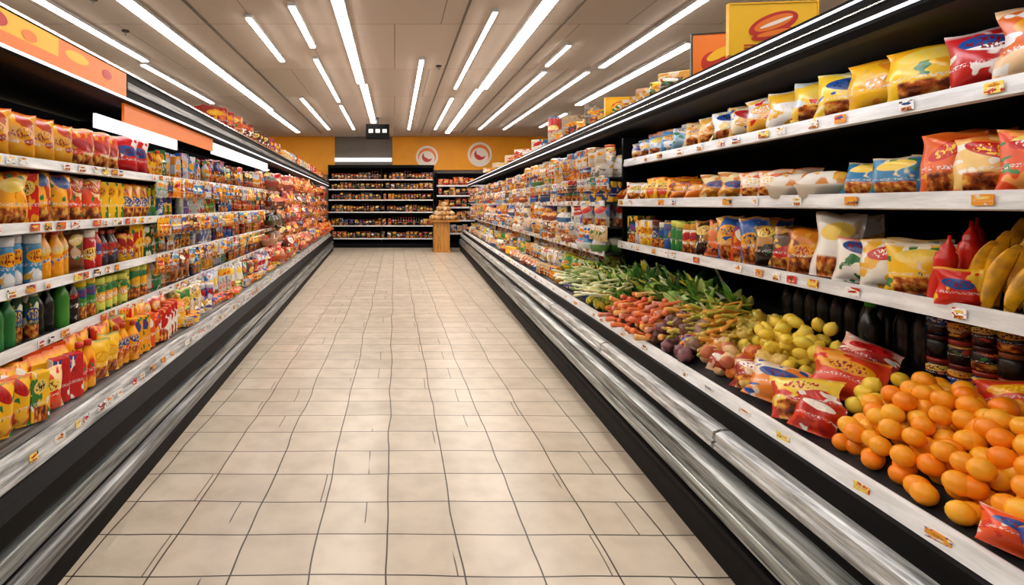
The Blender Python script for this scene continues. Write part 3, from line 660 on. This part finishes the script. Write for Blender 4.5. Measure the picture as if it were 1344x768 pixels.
for _ in range(90):
    D=U(4.0,5.2); v=U(.24,.5); p=R(1,D,v,dz(v)+U(.06,.15))
    B.add('carrot',p,(.022,.022,U(.2,.3)),-math.radians(U(50,110)),random.choice(['eef0dc','e0d8a0','7aa040','f0e8b0']),'d8e4a8',tilt=U(1.3,1.8))
B.done('leeks',M['produce'])
# ---------------------------------------------------------------- BACK SHELVING
bk=empty('gondola_shelving'); ys=18.35
Geo().box(-2.3,1.35,ys,19.05,0,.14).done('kick_base',M['black'],bk)
Geo().box(-2.3,1.35,18.98,19.05,.14,2.75).done('back_panel',M['blackmat'],bk)
g=Geo()
for x in (-2.3,-.48,1.32): g.box(x,x+.03,ys+.05,18.98,.14,2.75)
g.done('uprights',M['black'],bk)
Geo().box(-2.3,1.36,ys,19.05,2.75,2.85).done('canopy',M['black'],bk)
BZ=[.33,.77,1.24,1.66,2.02,2.36]
g=Geo(); g2=Geo()
for z in BZ:
    g.box(-2.27,1.32,ys+.02,18.98,z-.02,z); g2.box(-2.27,1.32,ys,ys+.02,z-.04,z)
g.done('shelf_boards',M['shelf'],bk); g2.done('shelf_price_rails',M['white'],bk)
B=Batch()
for z,nz_ in zip(BZ,BZ[1:]+[2.74]):
    x=-2.2
    while x<1.25:
        k,w,h=random.choice((('jar',.11,.2),('can',.1,.18),('box',.14,.24),('bag',.18,.22),('bottle',.09,.28)))
        h=min(h,(nz_-z)*.85); ca,cb=random.choice(PAL[random.choice(['dark','dark','brown','dark','dark'])])
        for _ in range(3):
            if x>1.25: break
            B.add(k,(x+w/2,ys+.18,z),(w*.95,.1,h),U(-.1,.1),ca,cb); 
            if abs(x+.46)<.1: x+=.06
            x+=w
B.done('jarred_goods',M['print'])
br_=empty('bakery_shelving')
Geo().box(1.45,5.2,ys,19.05,0,.14).done('kick_base',M['black'],br_)
Geo().box(1.45,5.2,18.98,19.05,.14,2.6).done('back_panel',M['blackmat'],br_)
g=Geo();g2=Geo()
for z in (.5,.95,1.4,1.8,2.15): g.box(1.45,5.2,ys+.02,18.98,z-.02,z); g2.box(1.45,5.2,ys,ys+.02,z-.045,z+.01)
g.done('shelf_boards',M['shelf'],br_); g2.done('shelf_price_rails',M['white'],br_)
g=Geo()
for x in (1.42,3.2,5.17): g.box(x,x+.03,ys,19.05,.14,2.6)
g.done('uprights',M['black'],br_)
B=Batch()
for z,pl in ((.5,['pale']),(.95,['brown']),(1.4,['brown','dark']),(1.8,['dark','brown']),(2.15,['meat','warm','meat'])):
    x=1.5
    while x<5.1:
        w=U(.14,.24); ca,cb=random.choice(PAL[random.choice(pl)]); B.add(random.choice(['bag','box','bag']),(x+w/2,ys+.14,z),(w*.95,.12,U(.2,.32)),U(-.2,.2),ca,cb); x+=w
B.done('bakery_packages',M['print'])
pd=empty('wooden_display_stand')
g=Geo(); g.box(1.2,1.75,16.6,17.1,0,.06); g.box(1.23,1.72,16.63,17.07,.06,.95); g.done('pedestal',M['wood'],pd)
Geo().box(1.12,2.0,16.5,17.2,.95,1.0).done('top_board',M['wood'],pd)
B=Batch()
for k in range(4):
    for i in range(7-k*2):
        for j in range(2):
            B.add(random.choice(LUMP),(1.2+k*.12+i*.115,16.65+j*.3+k*.05,1.0+k*.14),(.17,.3,.15),U(-.4,.4),*random.choice([('d8b078','b88448'),('e8d4b0','c89a60'),('c89860','9a6a38')]))
B.done('bread_loaves',M['produce'])
# ---------------------------------------------------------------- world & camera
w=bpy.data.worlds.new('W'); sc.world=w; w.use_nodes=True
w.node_tree.nodes['Background'].inputs[0].default_value=(1,.96,.92,1); w.node_tree.nodes['Background'].inputs[1].default_value=.22
cam=bpy.data.cameras.new('camera'); co=link(bpy.data.objects.new('camera',cam)); co.location=(0,0,1.5); co.rotation_euler=(math.pi/2,0,0)
cam.sensor_width=36; cam.sensor_fit='HORIZONTAL'; cam.lens=700/1344*36; cam.shift_x=(672-518)/1344; cam.shift_y=-(384-268)/1344; cam.clip_start=.05
sc.camera=co
